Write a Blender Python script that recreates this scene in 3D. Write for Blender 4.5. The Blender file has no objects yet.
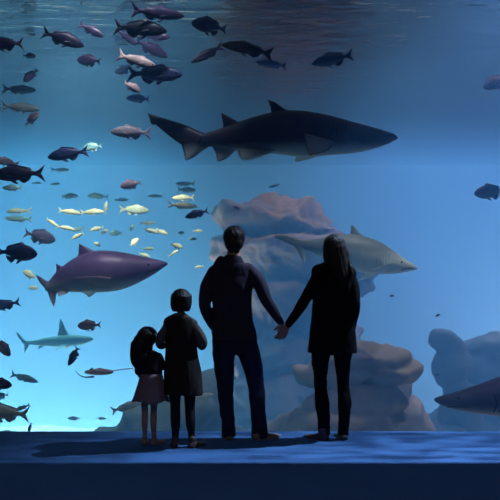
import bpy, bmesh, math, random
from mathutils import Vector, Matrix, noise, Euler
random.seed(7)
sc = bpy.context.scene
COL = sc.collection
F = 944.0; CAMY = -8.0; CAMZ = 1.6
def at(px, py, d):
    """a point at distance d in front of the camera, seen at (px, py) of the photograph"""
    return Vector(((px-250)/F*d, CAMY+d, CAMZ+(250-py)/F*d))

# ------------------------------------------------------------------ materials
MATS = {}
def nt(name):
    m = bpy.data.materials.new(name); m.use_nodes = True
    t = m.node_tree; t.nodes.clear()
    out = t.nodes.new('ShaderNodeOutputMaterial')
    return m, t, out
def N(t, kind, **kw):
    n = t.nodes.new(kind)
    for k, v in kw.items():
        if k in n.inputs.keys() if hasattr(n.inputs, 'keys') else False: n.inputs[k].default_value = v
        else: setattr(n, k, v)
    return n
def pbr(name, col, rough=.7, noise_scale=8, var=.25, bump=0, spec=.3, coords='Object', stretch=(1,1,1), bump_scale=None, metal=0):
    if name in MATS: return MATS[name]
    m, t, out = nt(name)
    b = N(t, 'ShaderNodeBsdfPrincipled'); t.links.new(b.outputs[0], out.inputs[0])
    b.inputs['Roughness'].default_value = rough
    b.inputs['Specular IOR Level'].default_value = spec
    b.inputs['Metallic'].default_value = metal
    tc = N(t, 'ShaderNodeTexCoord'); mp = N(t, 'ShaderNodeMapping')
    mp.inputs['Scale'].default_value = stretch
    t.links.new(tc.outputs[coords], mp.inputs[0])
    nz = N(t, 'ShaderNodeTexNoise'); nz.inputs['Scale'].default_value = noise_scale; nz.inputs['Detail'].default_value = 5
    t.links.new(mp.outputs[0], nz.inputs['Vector'])
    mix = N(t, 'ShaderNodeMix', data_type='RGBA')
    mix.inputs[6].default_value = tuple(c*(1-var) for c in col)+(1,)
    mix.inputs[7].default_value = tuple(min(1, c*(1+var)) for c in col)+(1,)
    t.links.new(nz.outputs[0], mix.inputs[0]); t.links.new(mix.outputs[2], b.inputs['Base Color'])
    if bump:
        n2 = N(t, 'ShaderNodeTexNoise'); n2.inputs['Scale'].default_value = bump_scale or noise_scale*4; n2.inputs['Detail'].default_value = 6
        t.links.new(mp.outputs[0], n2.inputs['Vector'])
        bp = N(t, 'ShaderNodeBump'); bp.inputs['Strength'].default_value = bump; bp.inputs['Distance'].default_value = .02
        t.links.new(n2.outputs[0], bp.inputs['Height']); t.links.new(bp.outputs[0], b.inputs['Normal'])
    MATS[name] = m
    return m
def hide_mat(name, back, belly, z0, z1, rough=.45, var=.25, scale=14, spec=.4):
    """fish or shark skin: colour of the back above, of the belly below, mottled"""
    if name in MATS: return MATS[name]
    m, t, out = nt(name)
    b = N(t, 'ShaderNodeBsdfPrincipled'); t.links.new(b.outputs[0], out.inputs[0])
    b.inputs['Roughness'].default_value = rough; b.inputs['Specular IOR Level'].default_value = spec
    tc = N(t, 'ShaderNodeTexCoord')
    nz = N(t, 'ShaderNodeTexNoise'); nz.inputs['Scale'].default_value = scale; nz.inputs['Detail'].default_value = 4
    t.links.new(tc.outputs['Object'], nz.inputs['Vector'])
    sx = N(t, 'ShaderNodeSeparateXYZ'); t.links.new(tc.outputs['Object'], sx.inputs[0])
    ad = N(t, 'ShaderNodeMath', operation='MULTIPLY_ADD'); t.links.new(nz.outputs[0], ad.inputs[0]); ad.inputs[1].default_value = (z1-z0)*.8; 
    t.links.new(sx.outputs[2], ad.inputs[2])
    mr = N(t, 'ShaderNodeMapRange', interpolation_type='SMOOTHSTEP'); t.links.new(ad.outputs[0], mr.inputs[0])
    o = (z1-z0)*.4
    mr.inputs[1].default_value = z0+o; mr.inputs[2].default_value = z1+o
    mix = N(t, 'ShaderNodeMix', data_type='RGBA'); t.links.new(mr.outputs[0], mix.inputs[0])
    mix.inputs[6].default_value = belly+(1,); mix.inputs[7].default_value = back+(1,)
    m2 = N(t, 'ShaderNodeMix', data_type='RGBA', blend_type='MULTIPLY'); m2.inputs[0].default_value = 1
    cr = N(t, 'ShaderNodeValToRGB'); t.links.new(nz.outputs[0], cr.inputs[0])
    cr.color_ramp.elements[0].position = .3; cr.color_ramp.elements[0].color = (1-var,)*3+(1,); cr.color_ramp.elements[1].position = .7
    t.links.new(mix.outputs[2], m2.inputs[6]); t.links.new(cr.outputs[0], m2.inputs[7])
    t.links.new(m2.outputs[2], b.inputs['Base Color'])
    MATS[name] = m
    return m

# ------------------------------------------------------------------ object helpers
def tag(o, label=None, cat=None, group=None, kind=None):
    if label: o['label'] = label
    if cat: o['category'] = cat
    if group: o['group'] = group
    if kind: o['kind'] = kind
    return o
def empty(name, loc, label=None, cat=None, group=None):
    o = bpy.data.objects.new(name, None); COL.objects.link(o); o.location = loc
    o.empty_display_size = .1
    return tag(o, label, cat, group)
def link(name, me, parent=None, loc=None):
    o = bpy.data.objects.new(name, me); COL.objects.link(o)
    if parent: o.parent = parent
    if loc is not None: o.location = loc
    return o
def mesh_of(bm, name, mat, smooth=True):
    bmesh.ops.recalc_face_normals(bm, faces=bm.faces)
    me = bpy.data.meshes.new(name); bm.to_mesh(me); bm.free()
    if mat: me.materials.append(mat)
    if smooth: me.shade_smooth()
    return me
def box(bm, x0, x1, y0, y1, z0, z1):
    vs = [bm.verts.new((x, y, z)) for x in (x0, x1) for y in (y0, y1) for z in (z0, z1)]
    fs = []
    for f in ((0,1,3,2),(4,6,7,5),(0,4,5,1),(2,3,7,6),(0,2,6,4),(1,5,7,3)): fs.append(bm.faces.new([vs[i] for i in f]))
    return fs
def catmull(P, k):
    """P: list of tuples of floats; returns an interpolated list"""
    out = []
    n = len(P)
    for i in range(n-1):
        p0 = P[max(i-1, 0)]; p1 = P[i]; p2 = P[i+1]; p3 = P[min(i+2, n-1)]
        for j in range(k):
            u = j/k
            out.append(tuple(.5*((2*b)+(-a+c)*u+(2*a-5*b+4*c-d)*u*u+(-a+3*b-3*c+d)*u**3) for a, b, c, d in zip(p0, p1, p2, p3)))
    out.append(tuple(P[-1]))
    return out
def tube(bm, rows, ref=(1,0,0), k=4, n=16, cap=True, power=2.0):
    """rows: (x,y,z,a,b): a half width along ref, b the other way"""
    pts = catmull(rows, k) if k > 1 else [tuple(r) for r in rows]
    ref = Vector(ref)
    if cap:
        def capped(p, q):
            d = (Vector(p[:3])-Vector(q[:3]))
            if d.length < 1e-6: return []
            d.normalize(); r = min(p[3], p[4]); o = []
            for s in (.35, .65, .87, .98):
                c = math.sqrt(max(0, 1-s*s)); v = Vector(p[:3])+d*r*s
                o.append((v.x, v.y, v.z, p[3]*c, p[4]*c))
            return o
        a = capped(pts[0], pts[1]); b = capped(pts[-1], pts[-2])
        pts = a[::-1]+pts+b
    rings = []
    for i, p in enumerate(pts):
        q0 = Vector(pts[max(i-1, 0)][:3]); q1 = Vector(pts[min(i+1, len(pts)-1)][:3])
        t = (q1-q0).normalized()
        s = (ref-t*ref.dot(t))
        if s.length < 1e-3: s = Vector((0,1,0))-t*t.y
        s.normalize(); w = t.cross(s)
        ring = []
        for j in range(n):
            A = 2*math.pi*j/n; c, e = math.cos(A), math.sin(A)
            c = math.copysign(abs(c)**(2/power), c); e = math.copysign(abs(e)**(2/power), e)
            ring.append(bm.verts.new(Vector(p[:3])+s*p[3]*c+w*p[4]*e))
        rings.append(ring)
    for a, b in zip(rings, rings[1:]):
        for j in range(n): bm.faces.new((a[j], a[(j+1) % n], b[(j+1) % n], b[j]))
    bm.faces.new(rings[0][::-1]); bm.faces.new(rings[-1])
def ball(bm, c, r, seg=16, rot=None):
    M = Matrix.Translation(c)
    if rot is not None: M = M @ rot
    M = M @ Matrix.Diagonal((r[0], r[1], r[2], 1))
    bmesh.ops.create_uvsphere(bm, u_segments=seg, v_segments=max(8, seg*2//3), radius=1, matrix=M)
def fin(bm, lead, trail, thick, side=(0,1,0), n=10, m=6):
    """a solid lens-sectioned fin between a leading and a trailing edge (lists of 3-D points from root to tip)"""
    L = catmull([tuple(p) for p in lead], n); T = catmull([tuple(p) for p in trail], n)
    K = 14
    def samp(P, u):
        x = u*(len(P)-1); i = min(int(x), len(P)-2); f = x-i
        return Vector(P[i]).lerp(Vector(P[i+1]), f)
    side = Vector(side).normalized(); rows = []
    for i in range(K+1):
        u = i/K; a = samp(L, u); b = samp(T, u); th = thick*(1-u*.8)
        ring = []
        for j in range(m+1):
            v = j/m; ring.append(a.lerp(b, v)+side*th*math.sin(math.pi*(v**.7)))
        for j in range(m-1, 0, -1):
            v = j/m; ring.append(a.lerp(b, v)-side*th*math.sin(math.pi*(v**.7)))
        rows.append([bm.verts.new(p) for p in ring])
    q = len(rows[0])
    for a, b in zip(rows, rows[1:]):
        for j in range(q): bm.faces.new((a[j], a[(j+1) % q], b[(j+1) % q], b[j]))
    bm.faces.new(rows[0][::-1]); bm.faces.new(rows[-1])
def fused(name, bm, mat, parent=None, voxel=.01, smooth=3, disp=None):
    """one continuous mesh grown from overlapping closed shapes"""
    bmesh.ops.recalc_face_normals(bm, faces=bm.faces)
    me = bpy.data.meshes.new(name); bm.to_mesh(me); bm.free()
    o = bpy.data.objects.new(name, me); COL.objects.link(o)
    r = o.modifiers.new('r', 'REMESH'); r.mode = 'VOXEL'; r.voxel_size = voxel
    if smooth:
        s = o.modifiers.new('s', 'SMOOTH'); s.iterations = smooth; s.factor = .5
    dg = bpy.context.evaluated_depsgraph_get(); dg.update()
    me2 = bpy.data.meshes.new_from_object(o.evaluated_get(dg))
    o.modifiers.clear(); o.data = me2; me2.name = name
    bpy.data.meshes.remove(me)
    if disp:
        nv = len(me2.vertices); cs = [0.0]*(nv*3); ns = [0.0]*(nv*3)
        me2.vertices.foreach_get('co', cs); me2.vertices.foreach_get('normal', ns)
        for i in range(nv):
            q = disp(Vector(cs[3*i:3*i+3]), Vector(ns[3*i:3*i+3])); cs[3*i], cs[3*i+1], cs[3*i+2] = q
        me2.vertices.foreach_set('co', cs); me2.update()
    me2.materials.clear(); me2.materials.append(mat); me2.shade_smooth()
    if parent: o.parent = parent
    return o

# ------------------------------------------------------------------ camera
cam = bpy.data.cameras.new('camera'); co = bpy.data.objects.new('camera', cam); COL.objects.link(co)
co.location = (0, CAMY, CAMZ); co.rotation_euler = (math.pi/2, 0, 0)
cam.sensor_width = 36; cam.lens = 36*F/500; cam.clip_end = 200
sc.camera = co

# ------------------------------------------------------------------ setting
SURF = 4.3; BED = -4.0; YB = 22.0; XW = 13.0; G0, G1 = .25, .33
carpet = pbr('carpet', (.042, .125, .30), .85, 3, .12, .25, .25, bump_scale=260)
gallery = pbr('gallery_paint', (.02, .025, .05), .8, 2, .2, .1)
tank_paint = pbr('tank_paint', (.008, .02, .04), .9, .6, .3, .2)
bm = bmesh.new()
NX, NY = 150, 90
FY0, FY1 = -11.0, G1
grid = []
for i in range(NX+1):
    row = []
    for j in range(NY+1):
        x = -7+14*i/NX; u = j/NY; y = FY0+(FY1-FY0)*(1-(1-u)**2.2)
        row.append(bm.verts.new((x, y, 0)))
    grid.append(row)
for i in range(NX):
    for j in range(NY): bm.faces.new((grid[i][j], grid[i+1][j], grid[i+1][j+1], grid[i][j+1]))
ex = bmesh.ops.extrude_face_region(bm, geom=bm.faces[:])
for v in [g for g in ex['geom'] if isinstance(g, bmesh.types.BMVert)]: v.co.z = -.2
tag(link('floor', mesh_of(bm, 'floor', carpet, False)), 'dark blue carpeted gallery floor in front of the tank', kind='structure')
def slab(name, x0, x1, y0, y1, z0, z1, mat):
    bm = bmesh.new(); box(bm, x0, x1, y0, y1, z0, z1)
    return tag(link(name, mesh_of(bm, name, mat, False)), kind='structure')
slab('wall_left', -7.2, -7, -11, G0, 0, 4.7, gallery)
slab('wall_right', 7, 7.2, -11, G0, 0, 4.7, gallery)
slab('wall_back', -7.2, 7.2, -11.2, -11, 0, 4.7, gallery)
slab('ceiling', -7.2, 7.2, -11.2, G1, 4.7, 4.9, gallery)
slab('wall_front', -7.2, 7.2, G0-.1, G1, SURF+.02, 4.7, gallery)
slab('wall_tank_left', -XW-.3, -XW, G0, YB, BED-.3, 8, tank_paint)
slab('wall_tank_right', XW, XW+.3, G0, YB, BED-.3, 8, tank_paint)
slab('wall_tank_back', -XW-.3, XW+.3, YB, YB+.3, BED-.3, 8, tank_paint)
slab('wall_tank_below_window', -XW, XW, G0, G1, BED-.3, -.2, tank_paint)
sand = pbr('sand', (.6, .58, .48), .95, 3, .25, .4)
bm = bmesh.new(); g2 = []
for i in range(61):
    r = []
    for j in range(51):
        x = -XW+2*XW*i/60; y = G1+(YB-G1)*j/50
        r.append(bm.verts.new((x, y, BED+.18*noise.noise(Vector((x*.5, y*.5, 1)))+.05*noise.noise(Vector((x*2, y*2, 5))))))
    g2.append(r)
for i in range(60):
    for j in range(50): bm.faces.new((g2[i][j], g2[i+1][j], g2[i+1][j+1], g2[i][j+1]))
tag(link('floor_tank', mesh_of(bm, 'floor_tank', sand)), 'pale sand bed at the bottom of the tank', kind='structure')

# window glass
m, t, out = nt('window_glass')
tr = N(t, 'ShaderNodeBsdfTransparent'); tr.inputs[0].default_value = (.97, .985, 1, 1)
gl = N(t, 'ShaderNodeBsdfGlossy'); gl.inputs['Roughness'].default_value = .02
lw = N(t, 'ShaderNodeLayerWeight'); pw = N(t, 'ShaderNodeMath', operation='POWER'); t.links.new(lw.outputs['Facing'], pw.inputs[0]); pw.inputs[1].default_value = 5
fr = N(t, 'ShaderNodeMath', operation='MULTIPLY_ADD'); t.links.new(pw.outputs[0], fr.inputs[0]); fr.inputs[1].default_value = .5; fr.inputs[2].default_value = .0005
mx = N(t, 'ShaderNodeMixShader'); t.links.new(fr.outputs[0], mx.inputs[0]); t.links.new(tr.outputs[0], mx.inputs[1]); t.links.new(gl.outputs[0], mx.inputs[2])
t.links.new(mx.outputs[0], out.inputs[0])
bm = bmesh.new(); box(bm, -7, 7, G0, G1, 0, SURF)
tag(link('window_1', mesh_of(bm, 'window_1', m, False)), 'huge clear acrylic viewing window of the tank', kind='structure')

# water: clear sides, rippled mirror-like surface seen from below, one volume
def volume(t, out):
    vs = N(t, 'ShaderNodeVolumeScatter'); vs.inputs['Color'].default_value = (.17, .51, 1, 1); vs.inputs['Density'].default_value = WD; vs.inputs['Anisotropy'].default_value = .0
    va = N(t, 'ShaderNodeVolumeAbsorption'); va.inputs['Color'].default_value = (.12, .60, 1, 1); va.inputs['Density'].default_value = WA
    ad = N(t, 'ShaderNodeAddShader'); t.links.new(vs.outputs[0], ad.inputs[0]); t.links.new(va.outputs[0], ad.inputs[1])
    t.links.new(ad.outputs[0], out.inputs['Volume'])
WD = .042; WA = .028
ms, t, out = nt('water_side')
tr = N(t, 'ShaderNodeBsdfTransparent'); t.links.new(tr.outputs[0], out.inputs[0]); volume(t, out)
mt, t, out = nt('water_surface')
tc = N(t, 'ShaderNodeTexCoord'); mp = N(t, 'ShaderNodeMapping'); mp.inputs['Scale'].default_value = (.8, 1.6, 1)
t.links.new(tc.outputs['Object'], mp.inputs[0])
nz = N(t, 'ShaderNodeTexNoise'); nz.inputs['Scale'].default_value = 2.2; nz.inputs['Detail'].default_value = 3; nz.inputs['Distortion'].default_value = .3
t.links.new(mp.outputs[0], nz.inputs['Vector'])
bp = N(t, 'ShaderNodeBump'); bp.inputs['Strength'].default_value = .5; bp.inputs['Distance'].default_value = .06
t.links.new(nz.outputs[0], bp.inputs['Height'])
tr = N(t, 'ShaderNodeBsdfTransparent')
m3 = N(t, 'ShaderNodeMapping'); m3.inputs['Scale'].default_value = (4.5, 26, 1); t.links.new(tc.outputs['Object'], m3.inputs[0])  # caustic light streaks drawn into the surface's transparency colour
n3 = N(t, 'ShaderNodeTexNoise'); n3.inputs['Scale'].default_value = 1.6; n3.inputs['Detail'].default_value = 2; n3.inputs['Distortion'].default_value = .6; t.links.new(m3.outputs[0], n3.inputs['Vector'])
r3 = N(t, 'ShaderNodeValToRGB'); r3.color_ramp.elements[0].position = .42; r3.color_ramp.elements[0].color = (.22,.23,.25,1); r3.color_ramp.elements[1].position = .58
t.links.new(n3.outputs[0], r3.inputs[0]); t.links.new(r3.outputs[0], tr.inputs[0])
gl = N(t, 'ShaderNodeBsdfGlossy'); gl.inputs['Roughness'].default_value = .09; gl.inputs[0].default_value = (.32, .26, .24, 1)
t.links.new(bp.outputs[0], gl.inputs['Normal'])
fr = N(t, 'ShaderNodeFresnel'); fr.inputs[0].default_value = 1.33
mx = N(t, 'ShaderNodeMixShader'); t.links.new(fr.outputs[0], mx.inputs[0]); t.links.new(tr.outputs[0], mx.inputs[1]); t.links.new(gl.outputs[0], mx.inputs[2])
t.links.new(mx.outputs[0], out.inputs[0]); volume(t, out)
bm = bmesh.new(); fs = box(bm, -XW+.01, XW-.01, G1+.004, YB-.01, BED-.25, SURF)
bmesh.ops.recalc_face_normals(bm, faces=bm.faces)
for f in bm.faces:
    if f.normal.z > .9: f.material_index = 1
me = bpy.data.meshes.new('water'); bm.to_mesh(me); bm.free(); me.materials.append(ms); me.materials.append(mt)
tag(link('water', me), 'blue water filling the tank behind the window', 'water', kind='stuff')

boulder_m = pbr('boulder_rock', (.33, .26, .22), .9, 1.6, .5, .8, .15, bump_scale=6)
# ------------------------------------------------------------------ rocks
rock_m = pbr('reef_rock', (.13, .088, .068), .9, 1.6, .65, .9, .15, bump_scale=5)
rock_d = pbr('reef_rock_dark', (.06,.075,.07), .9, 1.1, .5, .5, .15, bump_scale=8)
def rock(name, d, blobs, label, group, mat, seed, amp=.16, voxel=.09, base=True, strata=0):
    s = F/d; cx = sum(b[0] for b in blobs)/len(blobs); o0 = at(cx, 250, d); o0.z = BED
    bm = bmesh.new()
    for b in blobs:
        px, py, rx, rz = b[:4]; dy = b[4] if len(b) > 4 else 0; ry = b[5] if len(b) > 5 else (rx+rz)/2
        ball(bm, at(px, py, d)+Vector((0, dy, 0))-o0, (rx/s, ry/s, rz/s), 28)
    S = Vector((seed*3.1, seed*1.7, seed*.9))
    def disp(co, n):
        k = noise.fractal(co*.75+S, .9, 2.1, 5)*amp*1.6
        r = (1-abs(noise.noise(co*1.1+S*2)))**3*amp*.9
        st = 0
        if strata:
            zz = co.z+.25*noise.noise(co*.35+S)
            f = (zz/strata) % 1.0
            st = -amp*1.1*math.exp(-((f-.5)/.13)**2)
        f2 = noise.fractal(co*2.6+S, .8, 2.2, 4)*amp*.4
        return co+n*(k+r-amp*.4+st+f2)
    ob = fused(name, bm, mat, voxel=voxel, smooth=2, disp=disp)
    ob.location = o0
    tag(ob, label, 'rock', group)
    return ob
rock('reef_rock', 22.6, [(285,240,58,38,0,40),(238,224,22,22),(262,216,30,20),(318,236,30,24),(228,240,14,20),(362,278,15,17,.2,14),(345,262,20,20),(290,290,66,50,.5,50),(288,350,64,70,.8,55),
     (285,430,74,70,1,60),(262,390,52,60,-.3,30),(318,380,44,50,-.2,34)], 'large brown rock rising behind the man and woman, topped by a rough hump', None, rock_m, 3, .26, .075, strata=1.1)
rock('boulder', 15.4, [(345,366,42,20,0,32),(386,371,32,22,0,30),(357,351,24,9,0,20),(330,372,36,20,.1,30)], 'layered brown boulder resting uppermost in the pile right of the woman', 'boulders piled right of the woman', boulder_m, 5, .12, .07, strata=.5)
rock('boulder', 15.2, [(345,413,60,28,0,40),(392,412,24,24,0,26),(378,398,28,14,0,24),(330,450,70,40,.3,50),(360,470,60,50,.3,50)], 'wide brown boulder at the foot of the pile right of the woman', 'boulders piled right of the woman', boulder_m, 8, .12, .07, strata=.7)
rock('boulder', 17.4, [(408,415,20,20,0,22),(398,404,14,14),(412,450,26,40,0,26),(400,486,40,40,0,30)], 'small round boulder at the right end of the pile beside the woman', 'boulders piled right of the woman', boulder_m, 9, .09, .06)
rock('boulder', 17.3, [(401,382,14,17,0,18),(396,372,12,12),(396,395,12,12)], 'narrow upright boulder wedged behind the top of the pile', 'boulders piled right of the woman', boulder_m, 10, .08, .06)
rock('reef_rock', 17.5, [(188,408,30,34,0,40),(150,424,34,26,0,36),(205,392,22,22),(120,440,30,18),(165,470,70,50,.5,60),(210,460,40,60,.4,40)], 'low hazy rock slope behind the two girls', None, rock_d, 12, .14, .1)
rock('reef_rock', 22.5, [(482,350,26,13,0,24),(500,346,24,12),(472,370,36,15,0,30),(505,375,36,18,0,30),(490,400,40,26,0,36),(470,425,44,26,0,40),(500,450,60,50,0,50)], 'faint blue stacked rock in the haze at the right edge', None, rock_d, 15, .12, .1, strata=.7)
rock('reef_rock', 20.9, [(444,342,13,10,0,12),(452,350,10,14,0,12),(450,368,16,22,0,16),(462,420,26,40,0,26)], 'thin dim pillar of rock in the haze left of the stacked rock', None, rock_d, 18, .1, .1)
rock('reef_rock', 20.5, [(420,430,24,10,0,24),(445,434,30,10,0,24),(415,412,10,18,0,14),(432,460,50,30,0,40)], 'low pale rock ridge on the sand left of the right-hand shark', None, rock_d, 20, .1, .09)


# ------------------------------------------------------------------ sharks
eye_m = pbr('eye_black', (.008, .008, .012), .15, 5, .1, spec=.8)
dark_line = pbr('slit_dark', (.02, .018, .03), .8, 5, .1)  # dark lines for gill slits and mouths
class Beast:
    def __init__(s, name, cx, cy, d, label, cat, group=None, bend=0, tailx=0):
        s.cx, s.cy, s.d, s.s = cx, cy, d, F/d
        s.root = empty(name, at(cx, cy, d), label, cat, group)
        s.bend = bend; s.sign = tailx
    def P(s, px, py, y=0):
        x = (px-s.cx)/s.s; u = max(0, x*s.sign)
        return Vector((x, y+s.bend*u*u, (s.cy-py)/s.s))
    def body(s, rows, mat, wf=.42, name='body', power=2.2):
        """rows: px, ytop, ybottom, width factor"""
        bm = bmesh.new(); R = []
        for r in rows:
            px, a, b = r[:3]; w = r[3] if len(r) > 3 else 1
            p = s.P(px, (a+b)/2); h = (b-a)/2/s.s
            R.append((p.x, p.y, p.z, h*w*wf*2, h))
        R = catmull(R, 6); n = 28; rings = []
        for i, p in enumerate(R):
            ring = []
            for j in range(n):
                A = 2*math.pi*j/n; c, e = math.cos(A), math.sin(A)
                ring.append(bm.verts.new((p[0], p[1]+max(p[3], .002)*c, p[2]+max(p[4], .002)*e)))
            rings.append(ring)
        for a, b in zip(rings, rings[1:]):
            for j in range(n): bm.faces.new((a[j], a[(j+1) % n], b[(j+1) % n], b[j]))
        bm.faces.new(rings[0]); bm.faces.new(rings[-1])
        return link(name, mesh_of(bm, name, mat), s.root)
    def fin(s, name, lead, trail, mat, th=.02, y=0, side=(0,1,0)):
        bm = bmesh.new()
        f = lambda q: s.P(q[0], q[1], (q[2] if len(q) > 2 else 0)+y)
        fin(bm, [f(q) for q in lead], [f(q) for q in trail], th, side)
        return link(name, mesh_of(bm, name, mat), s.root)
    def multi(s, name, parts, mat, th=.02):
        bm = bmesh.new()
        f = lambda q: s.P(q[0], q[1], q[2] if len(q) > 2 else 0)
        for lead, trail in parts: fin(bm, [f(q) for q in lead], [f(q) for q in trail], th)
        return link(name, mesh_of(bm, name, mat), s.root)
    def eye(s, px, py, y, r):
        for sg in (-1, 1):
            bm = bmesh.new(); ball(bm, s.P(px, py, sg*y), (r, r*.6, r), 12)
            link('eye', mesh_of(bm, 'eye', eye_m), s.root)
    def line(s, name, pts, r, mat=None):
        bm = bmesh.new(); tube(bm, [tuple(s.P(*p))+(r, r) for p in pts], ref=(0,1,0), k=4, n=6)
        return link(name, mesh_of(bm, name, mat or dark_line), s.root)

# the big dark shark above
skA = hide_mat('shark_dark', (.035, .025, .05), (.42, .5, .46), -.2, -.06, .5, .3, 6)
A = Beast('shark', 300, 135, 9.9, 'large dark sand shark swimming right across the top, above the couple', 'shark', None, .10, -1)
A.body([(397.5,137,139,1),(394,134,141,1.3),(385,131,145,1.2),(370,126.5,150,1.05),(350,121,153.5,1),(325,114.5,155.5,.95),(300,110.5,156.5,.9),(275,111.5,154,.85),(250,117.5,152,.8),(230,124,149.5,.75),(212,130,146,.65),(200,133,147,.45),(188,131,147,.25)], skA)
A.fin('dorsal_fin', [(292,113),(282,107),(275,102),(268,99.5)], [(270,117),(271,112),(270,106),(267.5,100)], skA, .03)
A.fin('dorsal_fin', [(242,123),(234,119),(227,115),(221.5,112)], [(223,130),(223,124),(222,118),(221,112.5)], skA, .025)
A.multi('tail_fin', [([(206,133),(186,124),(165,116.5),(144.5,109)],[(192,150),(176,140),(162,129),(152,120)]),
                     ([(158,114),(152,112),(148,110),(144.5,109)],[(154,122),(152,121.5),(149,121),(146,112)]),
                     ([(212,144),(203,149),(195,155),(186,159.5)],[(180,136),(181,145),(183,152),(184.5,158.5)])], skA, .03)
A.fin('anal_fin', [(238,148),(232,153),(226,158),(219,161)], [(211,144),(214,150),(216,155),(217,160)], skA, .02)
A.fin('pelvic_fin', [(276,151),(266,155,-.05),(256,158,-.12),(246,160,-.16)], [(238,149),(238,153,-.05),(240,157,-.12),(243,159.5,-.16)], skA, .02, -.08)
A.fin('pelvic_fin', [(276,151),(266,154,.05),(256,157,.12),(246,158,.16)], [(238,149),(238,152,.05),(240,156,.12),(243,158,.16)], skA, .02, .08)
finA = hide_mat('shark_fin_pale', (.12, .17, .20), (.2, .26, .26), -.2, -.06, .5, .3, 6)
A.fin('pectoral_fin', [(332,144,-.24),(328,152,-.38),(318,158,-.52),(306,161.5,-.62)], [(303,136,-.24),(303,146,-.38),(304,154,-.52),(305,160.5,-.62)], finA, .02)
A.fin('pectoral_fin', [(330,148,.22),(322,152,.4),(312,154,.55),(300,156,.65)], [(303,146,.22),(300,150,.4),(298,153,.55),(298,155.5,.65)], skA, .02)
A.eye(379,133,.165,.016)
A.line('mouth', [(388,144.2,-.08),(381,142.5,-.2),(374,143.5,-.245)], .006)
for k in range(5):
    A.line('gill_slit', [(347-k*4,128+k*.4,-.30),(345.5-k*4,136,-.335),(347-k*4,143,-.30)], .005)

# purple shark on the left, nose to the right
skB = hide_mat('shark_purple', (.18, .125, .27), (.48, .5, .52), -.2, -.03, .42, .3, 5, .5)
B = Beast('shark', 105, 272, 11.6, 'purple-backed shark with a pointed nose swimming right, left of the man', 'shark', None, .22, -1)
B.body([(167.5,263,265),(163,261,268,1.25),(152,258.5,275.5,1.1),(136,255,284,1),(118,251.5,290.5,.95),(98,250.5,292.5,.92),(80,255,292.5,.85),(66,263,292,.75),(55,272,292,.6),(48,280,292,.45),(43,284,291,.3)], skB, .46)
B.fin('dorsal_fin', [(99,254),(92,250),(86,247),(79,243.5)], [(77,259),(78,254),(78.5,249),(78.5,244)], skB, .025)
B.fin('dorsal_fin', [(63,268),(60,266),(57.5,265),(55,263.5)], [(55,273),(55,270),(55,267),(54.5,264)], skB, .015)
B.multi('tail_fin', [([(52,280),(45,281),(39,278),(33,275)],[(47,292),(42,288),(37,283),(33,276)]),
                     ([(43,283),(45,291),(48,299),(52,307.5)],[(56,288),(55,294),(54,301),(52.5,307)])], skB, .02)
finB = hide_mat('shark_fin_purple', (.34, .24, .27), (.45, .42, .42), -.2, -.05, .45, .25, 6)
B.fin('pectoral_fin', [(114,277,-.2),(104,275.5,-.34),(94,275.5,-.46),(82,276,-.55)], [(106,286,-.2),(98,283,-.34),(90,280,-.46),(82,277,-.55)], finB, .018)
B.fin('pectoral_fin', [(100,288,.15),(94,292,.3),(88,296,.42),(82,299.5,.5)], [(74,289,.15),(76,293,.3),(79,296,.42),(81,299,.5)], finB, .018)
B.fin('pelvic_fin', [(70,291),(66,294,-.04),(63,295,-.08),(60,296,-.1)], [(60,290),(59,292,-.04),(59,294,-.08),(59.5,295.5,-.1)], skB, .012, -.04)
B.fin('anal_fin', [(60,291),(56,293.5),(54,294.5),(52,295)], [(52,290),(51.5,292),(51,293.5),(51.5,294.5)], skB, .012)
B.eye(150,264.5,.155,.014)
B.line('mouth', [(160,268.3,-.05),(153,270.5,-.13),(146,273,-.165)], .006)
for k in range(5):
    B.line('gill_slit', [(130-k*3,266,-.265),(129-k*3,272,-.275),(130-k*3,278,-.25)], .002)

# pale shark passing behind the woman's head
skC = hide_mat('shark_grey', (.22, .25, .24), (.70, .76, .68), -.16, .12, .5, .25, 5)
C = Beast('shark', 365, 253, 14.2, 'pale grey shark gliding right behind the head of the woman in black', 'shark', None, .10, -1)
C.body([(417,267,269.5),(413,264,270.5,1.3),(403,257.5,272.5,1.2),(390,248,274,1.05),(375,239.5,273.5,1),(360,235.5,272,.95),(345,234,268,.9),(330,235.5,262,.8),(316,239,255,.65),(304,240,249,.45),(292,238,245,.3),(284,236.5,242,.2)], skC, .45)
C.fin('dorsal_fin', [(366,238),(360,233),(356,228),(352,224.5)], [(348,240),(350,235),(351,230),(351.5,225)], skC, .025)
C.multi('tail_fin', [([(306,241),(296,237.5),(286,235),(275,235)],[(300,247),(290,243.5),(283,240.5),(275,237.5)]),
                     ([(304,243),(305,250),(306,257),(305,264)],[(292,243),(296,248),(300,255),(304,263)])], skC, .02)
C.fin('pectoral_fin', [(396,262,-.2),(384,264,-.4),(374,266,-.56),(366,268.5,-.66)], [(380,266,-.2),(374,268,-.4),(369,269,-.56),(365,269.5,-.66)], skC, .02)
C.fin('pectoral_fin', [(388,270,.2),(380,275,.4),(372,279,.5),(364,282,.6)], [(370,270,.2),(367,275,.4),(365,279,.5),(363,281.5,.6)], skC, .02)
C.eye(400,262,.17,.016)
C.line('mouth', [(411,268.4,-.09),(404,268.6,-.19),(399,270,-.21)], .007)
for k in range(5):
    C.line('gill_slit', [(387-k*3,254,-.27),(386-k*3,260,-.3),(387-k*3,266,-.27)], .0028)

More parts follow.
